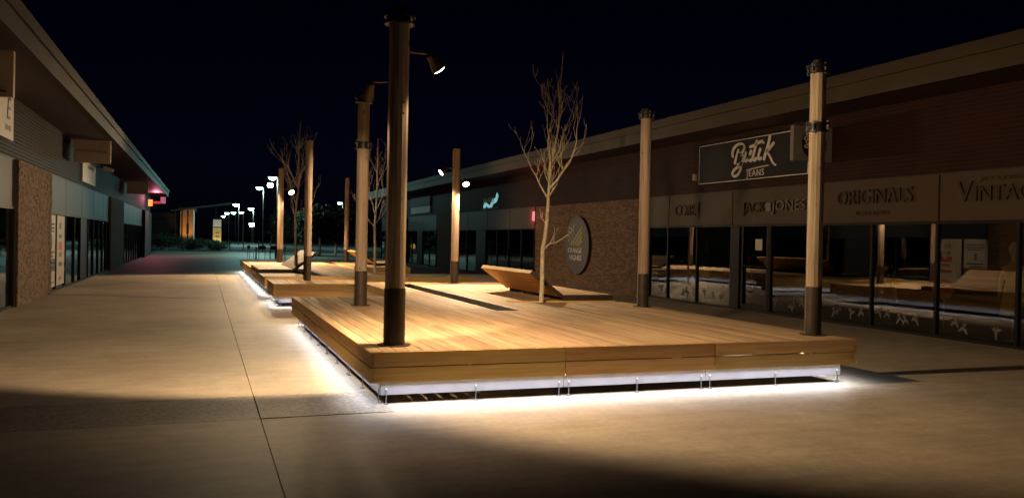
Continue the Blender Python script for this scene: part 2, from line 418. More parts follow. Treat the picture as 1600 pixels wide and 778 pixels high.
    # underframe
    for (a, b, c, d) in rects:
        y = c+.25
        while y < d-.1:
            ok = [(a+.16, b-.16)]
            for (h0, h1, h2, h3) in holes:
                if h2-.06 < y < h3+.06:
                    nw = []
                    for s0, s1 in ok:
                        if h1 <= s0 or h0 >= s1: nw.append((s0, s1)); continue
                        if h0-.02 > s0: nw.append((s0, h0-.02))
                        if h1+.02 < s1: nw.append((h1+.02, s1))
                    ok = nw
            for s0, s1 in ok: MB().box(s0, s1, y-.025, y+.025, .36, .469).build('joist', M['under'], t)
            y += .62
    return t

gx = lambda k: 1.45 + PITCH*k
XI, S0, S1, T0 = gx(16), gx(21), gx(24), gx(27)
polyA = [(1.45,7.64),(7.0,7.64),(7.0,13.28),(T0,13.28),(T0,13.62),(7.0,13.62),(7.0,19.7),(XI,19.7),(XI,20.9),(1.45,20.9),(1.45,18.86),(XI,18.86),(XI,14.95),(1.45,14.95)]
deckA = make_deck('wooden_deck', 'big honey coloured timber deck with white light glowing under its edge, nearest the open plaza', polyA,
    [(1.45,7.0,7.64,13.28),(1.45,XI,13.28,14.95),(XI,T0,13.28,13.62),(XI,7.0,13.62,19.7),(1.45,XI,18.86,20.9)], [(S0,S1,11.8,18.9)],
    seams={0: [1.94, 3.67]}, no_led=(2,3,4), breaks=(9.9,12.2,15.6,17.8))
# the last joint strip of planks between the inner parts
MB().box(S0-.0, S0+.012, 11.8, 18.9, .10, .498).build('planter_trough', M['trough'], deckA)
MB().box(S1-.012, S1+.0, 11.8, 18.9, .10, .498).build('planter_trough', M['trough'], deckA)
MB().box(S0+.012, S1-.012, 11.788, 11.8, .10, .498).build('planter_trough', M['trough'], deckA)
MB().box(S0+.012, S1-.012, 18.9, 18.912, .10, .498).build('planter_trough', M['trough'], deckA)
MB().box(S0+.013, S1-.013, 11.81, 18.89, .30, .31).build('soil', M['soil'], deckA)
MB().box(T0+.14, 6.86, 13.17, 13.73, .02, .06).build('soil', M['soil'], deckA)

SB0 = gx(25)
polyB = [(1.5,22.4),(7.1,22.4),(7.1,22.95),(SB0,22.95),(SB0,37.5),(1.5,37.5)]
deckB = make_deck('wooden_deck', 'long low timber deck carrying the pale lounger, behind the big deck', polyB,
    [(1.45,7.1,22.4,22.95),(1.45,SB0,22.95,37.5)], [], no_led=(2,), led_power=9, breaks=(26,30.5,34))
XC = gx(28)
polyC = [(XC,29.6),(7.0,29.6),(7.0,37.5),(XC,37.5)]
deckC = make_deck('wooden_deck', 'narrow far timber deck beyond a gap, under the dark lounger and slim tree', polyC, [(XC,7.0,29.6,37.5)], [], led_power=9, breaks=(33,))

# ------------------------------------------------------------------ loungers
def lounger(label, hinge, s, y0, y1, seatw=.98, run=.55, rise=.40):
    """s=+1: seat to +X of the hinge, back rising to -X"""
    t = thing('deck_lounger', (hinge, y0, .5), label, 'lounger', 'timber loungers on the decks')
    n = 8; w = seatw/n; yc, hy = (y0+y1)/2, (y1-y0)/2
    for i in range(n):
        MB().box(*sorted((hinge+s*(w*i+.004), hinge+s*(w*(i+1)-.002))), y0, y1, .572, .600).build('seat_slat', M['deck'], t)
    for y in (y0+.04, (y0+y1)/2, y1-.04):
        MB().box(*sorted((hinge+s*.02, hinge+s*(seatw-.03))), y-.03, y+.03, .5, .570).build('bearer', M['under'], t)
    MB().box(*sorted((hinge+s*(seatw), hinge+s*(seatw+.025))), y0, y1, .504, .600).build('edge_board', M['deck_y'], t)
    L = math.hypot(run, rise); ux, uz = -s*run/L, rise/L; nx, nz = s*uz*1.0, run/L
    if s < 0: nx = -uz
    m = 6; bw = L/m
    for i in range(m):
        c = bw*(i+.5); cx, cz = hinge+ux*c, .602+uz*c
        MB().obox((cx, yc, cz), (ux*(bw/2-.003), 0, uz*(bw/2-.003)), (0, hy, 0), (nx*.013, 0, nz*.013)).build('back_slat', M['deck'], t)
    c = L/2; cx, cz = hinge+ux*c-nx*.040, .602+uz*c-nz*.040
    MB().obox((cx, yc, cz), (ux*(L/2-.01), 0, uz*(L/2-.01)), (0, hy-.012, 0), (nx*.012, 0, nz*.012)).build('back_board', M['deck_y'], t)
    cx, cz = hinge+ux*(L+.014)-nx*.02, .602+uz*(L+.014)-nz*.02
    MB().obox((cx, yc, cz), (ux*.012, 0, uz*.012), (0, hy, 0), (nx*.035, 0, nz*.035)).build('top_rail', M['deck_y'], t)
    for yy in (y0-.011, y1+.011):
        cx, cz = hinge+ux*c-nx*.02, .602+uz*c-nz*.02
        MB().obox((cx, yy, cz), (ux*(L/2+.02), 0, uz*(L/2+.02)), (0, .010, 0), (nx*.036, 0, nz*.036)).build('side_rail', M['sleeve'], t)
        MB().box(*sorted((hinge+s*.03, hinge+s*(seatw+.02))), yy-.010, yy+.010, .503, .597).build('side_rail', M['sleeve'], t)
    return t
lounger('wide timber lounger with raised back beside the bare tree, below the round emblem', 5.95, 1, 13.66, 16.4)
lounger('pale timber lounger with raised back on the long deck behind the big deck', 2.42, -1, 24.5, 28.4, .92, .60, .46)
lounger('far dark timber lounger with raised back beside the slim tree', 6.02, 1, 30.9, 34.0)

# ------------------------------------------------------------------ posts and spotlights
def lampspot(t, px, py, pos, aim, power, angle=96, blend=.35, spill=0, r=.074):
    """a hooded spotlight on a cranked arm; pos = centre of the opening"""
    pos, aim = Vector(pos), Vector(aim); d = (aim-pos).normalized()
    L = .175
    b = pos-d*L
    e = Vector((px, py, b.z+.02)); dirp = (Vector((b.x, b.y, b.z+.02))-e).normalized()
    arm = MB().tube([e+dirp*.08, e+dirp*.08+(b-e)*.45, b+Vector((0,0,.015)), b+d*.02], .014, 8).build('lamp_arm', M['hood'], t, True)
    u = d.orthogonal().normalized(); v = d.cross(u)
    hood = MB(); n = 20; prof = [(.022,0),(.036,.010),(.042,.06),(r*.92,L*.88),(r,L),(r-.006,L),(.040,.07),(.034,.03)]
    for rr, z in prof:
        for j in range(n):
            a = 2*math.pi*j/n; hood.v.append(tuple(b+d*z+(u*math.cos(a)+v*math.sin(a))*rr))
    for i in range(len(prof)-1):
        for j in range(n): hood.f.append((i*n+j, i*n+(j+1)%n, (i+1)*n+(j+1)%n, (i+1)*n+j))
    hood.f.append(tuple(reversed(range(n))))
    h = hood.build('lamp_hood', M['hood'], t, True)
    ln = MB()
    for rr, z in ((r-.007, L-.012), (r-.012, L+.006), (r*.5, L+.014)):
        ln.v += [tuple(b+d*z+(u*math.cos(2*math.pi*j/n)+v*math.sin(2*math.pi*j/n))*rr) for j in range(n)]
    for i in range(2):
        for j in range(n): ln.f.append((i*n+j, i*n+(j+1)%n, (i+1)*n+(j+1)%n, (i+1)*n+j))
    ln.f.append(tuple(2*n+j for j in range(n)))
    lo = ln.build('lamp_lens', M['bulb_warm'], h)
    lit('spot_glow', 'SPOT', tuple(pos+d*.035), power, WARM, t, aim=tuple(pos+d*4), spot_size=R(angle), spot_blend=blend, shadow_soft_size=.035)
    if spill: lit('spill_glow', 'SPOT', tuple(pos+d*.035), spill, WARM, t, aim=tuple(pos-Vector((0,0,4))), spot_size=R(104), spot_blend=.6, shadow_soft_size=.035)
GRP = 'round timber posts standing on the decks'
def post(x, y, top, r, label, sleeve=1.05, flange=False, collar=None, rot=0, z0=.5):
    t = thing('timber_post', (x, y, z0), label, 'post', GRP)
    n = 14
    prof_z = [sleeve-.02, sleeve+.6, (sleeve+top)/2, top]
    MB().lathe((x, y, 0), [(r*.985, sleeve-.02), (r*.98, top-.01), (r*.96, top)], n).build('shaft', M['post'], t)
    MB().lathe((x, y, 0), [(r*1.03, z0), (r*1.03, sleeve), (r*.9, sleeve+.001)], 24).build('steel_sleeve', M['sleeve'], t, True)
    MB().lathe((x, y, 0), [(r*1.6, z0+.001), (r*1.6, z0+.009), (r*1.0, z0+.010)], 28).build('base_plate', M['sleeve'], t, True)
    for c in ([collar] if collar else []):
        MB().lathe((x, y, 0), [(r*.9, c-.055), (r*1.42, c-.055), (r*1.42, c-.035), (r*1.08, c-.03), (r*1.08, c+.03), (r*1.42, c+.035), (r*1.42, c+.055), (r*.9, c+.055)], 28).build('collar', M['black'], t, True)
        for k in range(4):
            a = k*math.pi/2+.5; bx, by = x+r*1.3*math.cos(a), y+r*1.3*math.sin(a)
            MB().tube([(bx, by, c-.075), (bx, by, c+.075)], .010, 6).build('collar_bolt', M['zinc'], t)
    if flange:
        MB().lathe((x, y, 0), [(r*.9, top-.01), (r*1.45, top-.01), (r*1.45, top+.012), (r*1.06, top+.016), (r*1.06, top+.055), (r*1.5, top+.06), (r*1.5, top+.085), (r*.72, top+.09), (r*.70, top+.15), (r*.3, top+.152)], 28).build('top_flange', M['black'], t, True)
        for k in range(5):
            a = k*2*math.pi/5+.9; bx, by = x+r*1.3*math.cos(a), y+r*1.3*math.sin(a)
            MB().tube([(bx, by, top-.02), (bx, by, top+.105)], .010, 6).build('flange_bolt', M['zinc'], t)
    return t
p1 = post(1.77, 8.13, 3.63, .102, 'tallest looking timber post at the near corner of the big deck, with two spotlights', 1.06, True)
for hz in (2.86, 2.75): MB().tube([(1.80, 8.03, hz), (1.803, 8.024, hz)], .010, 8).build('drilled_hole', M['black'], p1)
lampspot(p1, 1.77, 8.13, (2.17, 8.12, 3.22), (4.6, 8.9, .45), 1000, 128, .38, 90)
lampspot(p1, 1.77, 8.13, (1.50, 8.33, 2.93), (1.1, 11.4, 0), 800, 100, .26, 60)
post(2.29, 12.97, 3.61, .093, 'timber post with black flange and mid collar, just behind the tall spotlight post', 1.03, True, 2.95)
post(6.78, 12.23, 3.58, .090, 'timber post with black top flange only, between the brick wall and the shop front', 1.04, True)
post(6.78, 8.12, 3.58, .094, 'timber post with flange and mid collar, standing before the jeans sign', 1.07, True, 2.94)
p5 = post(5.60, 19.2, 3.67, .090, 'brightly lit timber post with two glowing spotlights at the back of the big deck', 1.02)
lampspot(p5, 5.60, 19.2, (5.17, 19.0, 3.08), (1.9, 18.9, .5), 900, 112, .4, 220, r=.08)
lampspot(p5, 5.60, 19.2, (5.77, 18.95, 2.83), (5.7, 16.9, .5), 1900, 74, .35, 420, r=.08)
post(2.33, 20.4, 3.80, .090, 'plain timber post hiding part of a bare tree, back left of the big deck', 1.08)
p7 = post(2.82, 33.9, 4.15, .11, 'far timber post with two spotlights on the long deck, by the cafe table', 1.02)
lampspot(p7, 2.82, 33.9, (2.41, 33.75, 3.47), (1.9, 30.2, .5), 1400, 140, .4, 160, r=.12)
lampspot(p7, 2.82, 33.9, (3.20, 33.7, 3.22), (5.2, 30.6, .5), 1400, 140, .4, 160, r=.12)
post(5.51, 34.7, 3.95, .095, 'far plain timber post on the narrow deck, next to the street lamp', 1.02)

# ------------------------------------------------------------------ bare trees
def limb(mb, p, d, L, r, rnd, lev, seg=6, up=.35, kids=(3, 2, 0), spread=.7):
    pts = [p.copy()]; rad = [r]; dd = d.normalized()
    for i in range(seg):
        dd = (dd + Vector((rnd.uniform(-.36,.36), rnd.uniform(-.36,.36), up*.42+rnd.uniform(-.2,.22)))).normalized()
        pts.append(pts[-1]+dd*L/seg); rad.append(max(.003, r*(1-.82*(i+1)/seg)))
    mb.tube(pts, rad, 6 if lev == 0 else 5)
    for k in range(kids[min(lev, len(kids)-1)]):
        i = rnd.randint(1, seg-1) if seg > 2 else 1
        ax = (pts[i+1]-pts[i]).normalized(); side = Vector((rnd.uniform(-1,1), rnd.uniform(-1,1), rnd.uniform(-.1,.5))).normalized()
        nd = (ax*.75+side*spread).normalized()
        limb(mb, pts[i], nd, L*rnd.uniform(.28,.55), max(.0045, rad[i]*.58), rnd, lev+1, max(3, seg-2), up, kids, spread)
def bare_tree(label, base, trunk, r0, limbs, seed, kids=(5, 2, 0)):
    rnd = random.Random(seed)
    t = thing('bare_tree', base, label, 'tree', 'leafless young trees in the decks')
    n = len(trunk)
    sm = []; pts = [Vector(p) for p in trunk]
    for i in range(n-1):
        for k in range(3): sm.append(pts[i].lerp(pts[i+1], k/3)+Vector((rnd.uniform(-.008,.008), rnd.uniform(-.008,.008), 0)))
    sm.append(pts[-1]); m = len(sm)
    rad = [max(.007, r0*1.1*(1-.9*(i/(m-1))**1.1)) for i in range(m)]
    MB().tube(sm, rad, 8).build('trunk', M['bark'], t, True)
    for p, d, L, r in limbs:
        mb = MB(); limb(mb, Vector(p), Vector(d), L*1.15, r*.92, rnd, 0, 8, .5, kids if L > .6 else (2, 0))
        mb.build('branch', M['bark'], t, True)
    return t
x, y = 5.49, 13.45
bare_tree('bare young tree rising from the trench beside the lounger, in front of the brick wall', (x, y, .06),
    [(x, y, .06), (x, y, .5), (x+.01, y, 1.42), (x+.07, y, 1.9), (x+.09, y, 2.28), (x+.15, y+.02, 2.9), (x+.24, y-.02, 3.5), (x+.27, y, 4.17), (x+.31, y, 4.83)], .040,
    [((x+.01,y,1.40),(.75,-.25,.55),.34,.020), ((x+.10,y-.05,1.50),(1,-.1,.05),.55,.014), ((x+.05,y,1.85),(-.6,-.3,.1),.26,.010),
     ((x+.09,y,2.26),(-.85,.2,.75),1.05,.018), ((x+.09,y,2.30),(.75,.3,.55),1.0,.018), ((x+.10,y,2.36),(-.45,-.4,.9),1.25,.018),
     ((x+.11,y,2.45),(.55,-.5,.9),1.35,.020), ((x+.12,y,2.55),(.25,.55,1),1.3,.018), ((x+.15,y,2.9),(.6,.1,.9),1.0,.014), ((x+.15,y,2.95),(-.5,.2,1),1.1,.014), ((x+.24,y,3.5),(-.35,-.3,1),.8,.010), ((x+.24,y,3.6),(.4,.2,1),.7,.010), ((x+.26,y,4.0),(-.3,.1,.9),.45,.008)], 11)
x, y = 2.55, 25.06
bare_tree('bare young tree partly hidden by the plain post, at the pale lounger', (x, y, .5),
    [(x, y, .5), (x-.03, y, 1.3), (x-.06, y, 2.1), (x+.02, y, 2.8), (x+.02, y, 3.6), (x+.05, y, 4.9)], .045,
    [((x-.06,y,2.1),(-.7,.2,.8),1.3,.02), ((x-.05,y,2.15),(.75,.1,.4),1.1,.02), ((x-.02,y,2.4),(-.5,-.3,1),1.6,.022), ((x,y,2.6),(.5,.2,1),1.5,.02), ((x+.02,y,2.9),(-.35,.3,1),1.5,.02), ((x+.02,y,3.2),(.35,-.2,1),1.3,.016), ((x+.02,y,3.6),(-.3,0,1),1.0,.012)], 5)
x, y = 5.68, 29.45
bare_tree('slim bare tree beside the far dark lounger on the narrow deck', (x, y, 0),
    [(x, y, 0), (x, y, 1.2), (x-.02, y, 2.0), (x+.03, y, 3.0), (x+.02, y, 4.0), (x+.04, y, 5.0)], .045,
    [((x,y,1.9),(-.75,.2,.5),1.2,.018), ((x,y,2.05),(.7,.1,.5),1.0,.018), ((x,y,2.3),(-.6,-.2,.9),1.3,.02), ((x,y,2.5),(.65,.2,.8),1.2,.018), ((x+.02,y,2.9),(-.5,.3,.9),1.2,.018), ((x+.03,y,3.2),(.5,-.2,1),1.1,.014), ((x+.02,y,3.8),(-.3,0,1),.8,.012), ((x+.02,y,4.0),(.35,0,1),.7,.010)], 23)

# ------------------------------------------------------------------ buildings: shared pieces
def ribs(mb, xw, s, y0, y1, z0, z1, pitch=.075, dep=.018):
    """horizontal ribbed sheet on plane X=xw, facing s"""
    prof = []; z = z0
    while z < z1-.001:
        for fr, d in ((0,0),(.45,0),(.55,dep),(.92,dep)):
            zz = z+fr*pitch
            if zz < z1: prof.append((d, zz))
        z += pitch
    prof.append((0, z1)); n = len(prof)
    for yy in (y0, y1): mb.v += [(xw+s*d, yy, zz) for d, zz in prof]
    for i in range(n-1):
        f = (i, n+i, n+i+1, i+1); mb.f.append(f if s > 0 else tuple(reversed(f)))
def stone_wall(parent, xw, s, y0, y1, z1, seed, depth=.14, cap=None):
    rnd = random.Random(seed)
    w = MB().box(*sorted((xw-s*.02, xw-s*depth)), y0, y1, 0, z1).build('brick_wall', M['mortar'], parent)
    mb = MB(); h = .058; z = .004
    while z < z1-.02:
        hh = min(.052, z1-z); y = y0-rnd.uniform(0, .2)
        while y < y1:
            L = rnd.uniform(.17, .26); a, b = max(y+.003, y0), min(y+L-.003, y1)
            if b-a > .02:
                d = rnd.uniform(.0, .012)
                mb.box(*sorted((xw-s*.03, xw+s*d)), a, b, z+.003, z+hh-.003)
            y += L
        z += hh
    mb.build('brick_course', M['brick'], w, kind='stuff')
    return w
def pane(parent, xw, s, y0, y1, z0, z1, tilt=.12):
    ty, tz = R(random.uniform(-tilt, tilt)), R(random.uniform(-tilt, tilt)); yc, zc = (y0+y1)/2, (z0+z1)/2
    vs = []
    for (yy, zz) in ((y0,z0),(y1,z0),(y1,z1),(y0,z1)):
        vs.append((xw + (yy-yc)*math.tan(ty) + (zz-zc)*math.tan(tz), yy, zz))
    f = (0,1,2,3) if s > 0 else (3,2,1,0)
    o = MB().add(vs, [f]).build('window_pane', M['glass'], parent); return o
def mullion(parent, xw, s, y, z0, z1, w=.05, d=.07, name='mullion'):
    return MB().box(*sorted((xw-s*.03, xw+s*d*.6)), y-w/2, y+w/2, z0, z1).build(name, M['frame'], parent)
def building(name, loc, label, xw, s, y0, y1, clad, zc0=2.85, deep=9.0, zr0=4.20, zr1=4.65, over=1.2):
    """s = direction the front faces along X"""
    t = thing(name, loc, label, 'building', 'shop buildings facing each other across the mall')
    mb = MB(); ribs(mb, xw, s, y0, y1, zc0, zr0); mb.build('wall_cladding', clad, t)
    xe = xw+s*over
    MB().box(*sorted((xw-s*deep, xe-s*.03)), y0-.6, y1+.6, zr0, zr0+.05).build('soffit', M['soffit'], t)
    MB().box(*sorted((xe-s*.03, xe)), y0-.6, y1+.6, zr0-.03, zr0+.25).build('roof_edge', M['fascia'], t)
    MB().box(*sorted((xe-s*.028, xe+s*.045)), y0-.6, y1+.6, zr0+.253, zr1).build('gutter', M['fascia'], t)
    MB().box(*sorted((xw-s*deep, xe-s*.032)), y0-.6, y1+.6, zr1-.12, zr1-.04).build('roof', M['under'], t)
    # shop interiors: floor, ceiling, back and end walls
    MB().box(*sorted((xw-s*.06, xw-s*4.5)), y0, y1, -.01, .012).build('shop_floor', M['shopfloor'], t)
    MB().box(*sorted((xw-s*.06, xw-s*4.5)), y0, y1, 2.9, 2.95).build('shop_ceiling', M['interior'], t)
    MB().box(*sorted((xw-s*4.5, xw-s*4.6)), y0, y1, 0, 4.2).build('back_wall', M['interior'], t)
    for yy in (y0, y1): MB().box(*sorted((xw-s*.06, xw-s*4.5)), yy-.1*(yy == y0), yy+.1*(yy == y1), 0, 4.2).build('end_wall', M['interior'], t)
    return t
def shopfront(t, xw, s, y0, y1, step, pmat, doors=(), z_head=2.02, z_top=2.82, panel_step=None, posters=(), panels=True, edges=None):
    """a glazed run with sill, head, mullions, panes, upper panels"""
    MB().box(*sorted((xw-s*.05, xw+s*.03)), y0, y1, 0, .05).build('sill', M['frame'], t)
    MB().box(*sorted((xw-s*.05, xw+s*.035)), y0, y1, z_head-.05, z_head).build('window_head', M['frame'], t)
    es = edges or []
    if not es:
        n = max(1, round((y1-y0)/step)); es = [y0+(y1-y0)*i/n for i in range(n+1)]
    for e in es: mullion(t, xw, s, e, .05, z_head-.05)
    for a, b in zip(es[:-1], es[1:]): pane(t, xw, s, a+.025, b-.025, .05, z_head-.05)
    if panels:
        ps = panel_step
        for a, b in zip(ps[:-1], ps[1:]):
            MB().box(*sorted((xw-s*.03, xw+s*.02)), a+.02, b-.02, z_head+.004, z_top).build('upper_panel', pmat, t)
            MB().box(*sorted((xw-s*.03, xw+s*.006)), a-.02, a+.02, z_head, z_top).build('panel_joint', M['frame'], t)
        MB().box(*sorted((xw-s*.03, xw+s*.026)), ps[0], ps[-1], z_top+.002, z_top+.028).build('cover_strip', M['fascia'] if s < 0 else M['panel_l'], t)

# ------------------------------------------------------------------ right-hand shops (front at X=12, facing -X)
XR = 12.0
rb = building('shop_building', (XR, 2, 0), 'long brown shop building with ribbed cladding and wide glass fronts, carrying the jeans sign', XR, -1, 2.0, 60.0, M['clad'])
shopfront(rb, XR, -1, 2.2, 21.95, 1.5, M['panel'], edges=[2.2,3.7,5.2,6.7,8.2,9.66,11.22,12.74,14.25,15.8,16.88,17.28,18.8,20.25,21.25,21.93], panel_step=[2.2,5.2,8.2,11.2,14.22,17.28,20.23,21.93], panels=True)
# dark door jamb and the door with its push bar
MB().box(XR-.08, XR-.0, 16.9, 17.26, .052, 1.968).build('door_jamb', M['frame'], rb)
dr = MB().box(XR-.05, XR-.005, 16.78, 16.86, .06, 1.965).box(XR-.05, XR-.005, 15.83, 15.91, .06, 1.965).box(XR-.05, XR-.005, 15.91, 16.78, .06, .16).build('door', M['frame'], rb)
MB().tube([(XR-.10, 16.82, 1.05), (XR-.10, 15.87, 1.05)], .016, 8).build('push_bar', M['frame'], dr)
stone_wall(rb, XR, -1, 21.96, 30.15, 2.84, 3)
shopfront(rb, XR, -1, 30.16, 41.8, 1.5, M['panel'], edges=[30.18,31.6,33.1,34.57,36.06,37.48,39,40.5,41.78], panel_step=[30.18,33.0,35.95,38.9,41.78])
MB().box(XR-.06, XR+.0, 36.09, 37.45, .052, 1.968).build('door', M['frame'], rb)
stone_wall(rb, XR, -1, 41.82, 44.7, 2.84, 4)
shopfront(rb, XR, -1, 44.72, 51.8, 1.5, M['panel_l'], edges=[44.74,46.2,47.7,49.0,50.4,51.78], panel_step=[44.74,47.7,51.78])
MB().box(XR-.06, XR+.0, 47.73, 48.97, .052, 1.968).build('door', M['frame'], rb)
MB().box(XR-.16, XR+.0, 51.82, 52.4, 0, 2.84).build('column', M['fascia'], rb)
shopfront(rb, XR, -1, 52.42, 59.8, 1.5, M['panel_l'], edges=[52.44,54,55.5,57,58.5,59.78], panel_step=[52.44,55.5,59.78])
# frosted leaf motifs stuck along the bottom of the glass
rnd = random.Random(4)
for a, b in ((18.85,20.2),(20.3,21.2),(17.35,18.75),(14.3,15.75),(12.8,14.2),(11.3,12.7),(9.7,11.15),(8.25,9.6)):
    for _ in range(rnd.randint(3, 5)):
        yc, zc = rnd.uniform(a+.12, b-.12), rnd.uniform(.22, .34); mb = MB(); k0 = rnd.uniform(0, 6.28)
        prev = []
        for q in range(26):
            an = q/26*6.2832; rr = .8*(.07+.045*math.sin(3*an+k0)+.03*math.sin(7*an+2*k0))*rnd.uniform(.8, 1.15); prev.append((XR-.006, yc+rr*math.cos(an), zc+1.25*rr*math.sin(an)))
        mb.v = [(XR-.006, yc, zc)]+prev; mb.f = [(0, 1+(q+1)%26, 1+q) for q in range(26)]
        mb.build('window_decal', M['decal'], rb)
MB().box(XR-.007, XR-.004, 16.12, 16.38, 1.42, 1.68).build('paper_notice', M['white'], rb)

# signs on the right-hand shops
def sign_on(name, label, yc, zc, cat='sign', grp=None): return thing(name, (XR, yc, zc), label, cat, grp)
s = sign_on('shop_sign', 'short raised lettering ending in an exclamation mark, next to the brick wall', 19.4, 2.42)
lettering('CORE', .42, .03, (XR-.036, 19.40, 2.41), WALL_R, M['relief'], s, width=.98)
MB().box(XR-.052, XR-.021, 18.74, 18.78, 2.30, 2.62).box(XR-.052, XR-.021, 18.74, 18.78, 2.22, 2.26).build('exclamation_mark', M['relief'], s)
s = sign_on('shop_sign', 'dark raised lettering of two words joined by a block, above the glass door', 15.75, 2.42)
lettering('JACK', .33, .03, (XR-.036, 16.42, 2.405), WALL_R, M['relief'], s, width=.86)
MB().box(XR-.050, XR-.021, 15.79, 15.97, 2.31, 2.50).build('ampersand_block', M['relief_dark'], s)
MB().box(XR-.053, XR-.0505, 15.83, 15.93, 2.395, 2.415).build('ampersand_bar', M['panel'], s)
lettering('JONES', .33, .03, (XR-.036, 15.18, 2.41), WALL_R, M['relief_dark'], s, width=1.14)
s = sign_on('shop_sign', 'wide raised one word lettering just past the near right post, small line below', 12.75, 2.5)
lettering('ORIGINALS', .40, .035, (XR-.039, 12.73, 2.50), WALL_R, M['relief'], s, width=1.92)
lettering('BY JACK & JONES', .11, .012, (XR-.027, 12.75, 2.20), WALL_R, M['relief'], s, width=.85, name='small_lettering')
s = sign_on('shop_sign', 'raised lettering with a tall first letter, cut by the picture edge', 9.9, 2.48)
lettering('V', .50, .035, (XR-.039, 10.66, 2.49), WALL_R, M['relief'], s)
lettering('INTAGE', .36, .035, (XR-.039, 9.86, 2.45), WALL_R, M['relief'], s, width=1.22)
lettering('JACK & JONES', .10, .012, (XR-.027, 10.0, 2.70), WALL_R, M['relief'], s, width=.75, name='small_lettering')

def ribbon(mb, strokes, pos, sc, rot, width, z=0.0, dep=.012):
    """brush strokes as solid ribbons in sign space"""
    for st in strokes:
        pts = [Vector((p[0], p[1])) for p in st]
        # Catmull-Rom smoothing
        sm = []
        for i in range(len(pts)-1):
            p0, p1, p2, p3 = pts[max(i-1,0)], pts[i], pts[i+1], pts[min(i+2,len(pts)-1)]
            for k in range(6):
                t = k/6; sm.append(.5*((2*p1)+(p2-p0)*t+(2*p0-5*p1+4*p2-p3)*t*t+(3*p1-p0-3*p2+p3)*t**3))
        sm.append(pts[-1]); n = len(sm); base = len(mb.v)
        for i, p in enumerate(sm):
            d = (sm[min(i+1,n-1)]-sm[max(i-1,0)]).normalized()
            pen = Vector((.83, -.55)); w = width*(.55+.75*abs(d.x*pen.y-d.y*pen.x))/2*(.55 if i in (0,n-1) else 1)
            nn = Vector((-d.y, d.x))
            for sgn in (1,-1):
                q = p*1.0+nn*w*sgn
                for zz in (z, z+dep): mb.v.append(tuple(Vector(pos)+rot@Vector((q.x*sc, q.y*sc, zz))))
        for i in range(n-1):
            a = base+i*4; b = a+4
            mb.f += [(a+1,a+3,b+3,b+1),(a,b,b+2,a+2),(a,a+1,b+1,b),(a+2,b+2,b+3,a+3)]
BUTIK = [  # x to the right, y up; B u t i k in slanted brush script
    [(-.72,.30),(-.78,.12),(-.86,-.12),(-.92,-.30)],
    [(-1.00,-.02),(-1.04,.16),(-.96,.36),(-.74,.48),(-.52,.46),(-.44,.32),(-.54,.14),(-.74,.06),(-.54,.04),(-.48,-.10),(-.58,-.30),(-.80,-.34)],
    [(-.62,-.22),(-.58,-.46),(-.72,-.72),(-.94,-.80),(-1.02,-.68),(-.90,-.52),(-.66,-.40),(-.50,-.30)],
    [(-.34,.14),(-.42,-.10),(-.40,-.24),(-.28,-.20),(-.16,-.02)],[(-.10,.18),(-.20,-.12),(-.16,-.26),(-.04,-.18)],
    [(.16,.54),(.04,.10),(-.02,-.14),(.04,-.26),(.16,-.16)],[(-.20,.30),(.0,.33),(.24,.42),(.44,.46)],
    [(.34,.20),(.24,-.08),(.26,-.24),(.38,-.18)],[(.42,.36),(.46,.44)],
    [(.76,.64),(.66,.24),(.54,-.10),(.48,-.30)],[(.60,.02),(.78,.18),(.94,.34)],[(.62,.02),(.76,-.18),(.92,-.46),(1.04,-.54)],
]
BUTIK = [[(px*1.36, py) for px, py in st] for st in BUTIK]
YC, ZC = 16.66, 3.545
s = sign_on('shop_sign', 'large dark sign with thin white border and cream brush lettering', YC, ZC)
MB().box(XR-.075, XR-.022, 14.52, 18.72, 3.05, 4.04).build('sign_board', M['signdark'], s)
for a in ((14.54,18.70,3.06,3.077),(14.54,18.70,4.013,4.03),(14.54,14.557,3.077,4.013),(18.683,18.70,3.077,4.013)):
    MB().box(XR-.079, XR-.0755, *a).build('border_strip', M['letterw'], s)
mb = MB(); ribbon(mb, BUTIK, (XR-.0765, 16.42, 3.64), .585, WALL_R, .112); mb.build('brush_lettering', M['letterw'], s)
mb = MB(); ribbon(mb, [[(-.55,-.56),(.2,-.50),(.85,-.46)]], (XR-.0765, 16.36, 3.62), .60, WALL_R, .05); mb.build('underline', M['offwhite'], s)
lettering('JEANS', .21, .012, (XR-.082, 16.34, 3.195), WALL_R, M['letterw'], s, width=.66, spacing=1.2)
# projecting box
s = thing('projecting_sign', (11.98, 13.95, 3.6), 'square grey box sign with a dark disc, sticking out behind the near right post', 'sign')
MB().box(11.03, 11.98, 13.90, 14.00, 3.25, 3.95).build('sign_box', M['boxgrey'], s)
mb = MB(); mb.tube([(11.53, 13.898, 3.60), (11.53, 13.888, 3.60)], .30, 32); mb.build('disc', M['signdark'], s)
mb = MB(); ribbon(mb, BUTIK, (11.55, 13.887, 3.66), .185, FACE_Y, .13, dep=.006); mb.build('brush_lettering', M['offwhite'], s)
lettering('JEANS', .075, .006, (11.55, 13.885, 3.42), FACE_Y, M['offwhite'], s)
MB().box(11.98, 12.0, 13.92, 13.98, 3.3, 3.9).build('bracket', M['frame'], s)
# small alarm box
s = thing('alarm_box', (XR-.05, 18.93, 3.25), 'tiny pale alarm box on the cladding beside the jeans sign', 'alarm box')
MB().box(XR-.09, XR-.018, 18.88, 18.98, 3.18, 3.34).build('housing', M['offwhite'], s); MB().box(XR-.10, XR-.0905, 18.905, 18.955, 3.22, 3.27).build('lens', M['gold'], s)
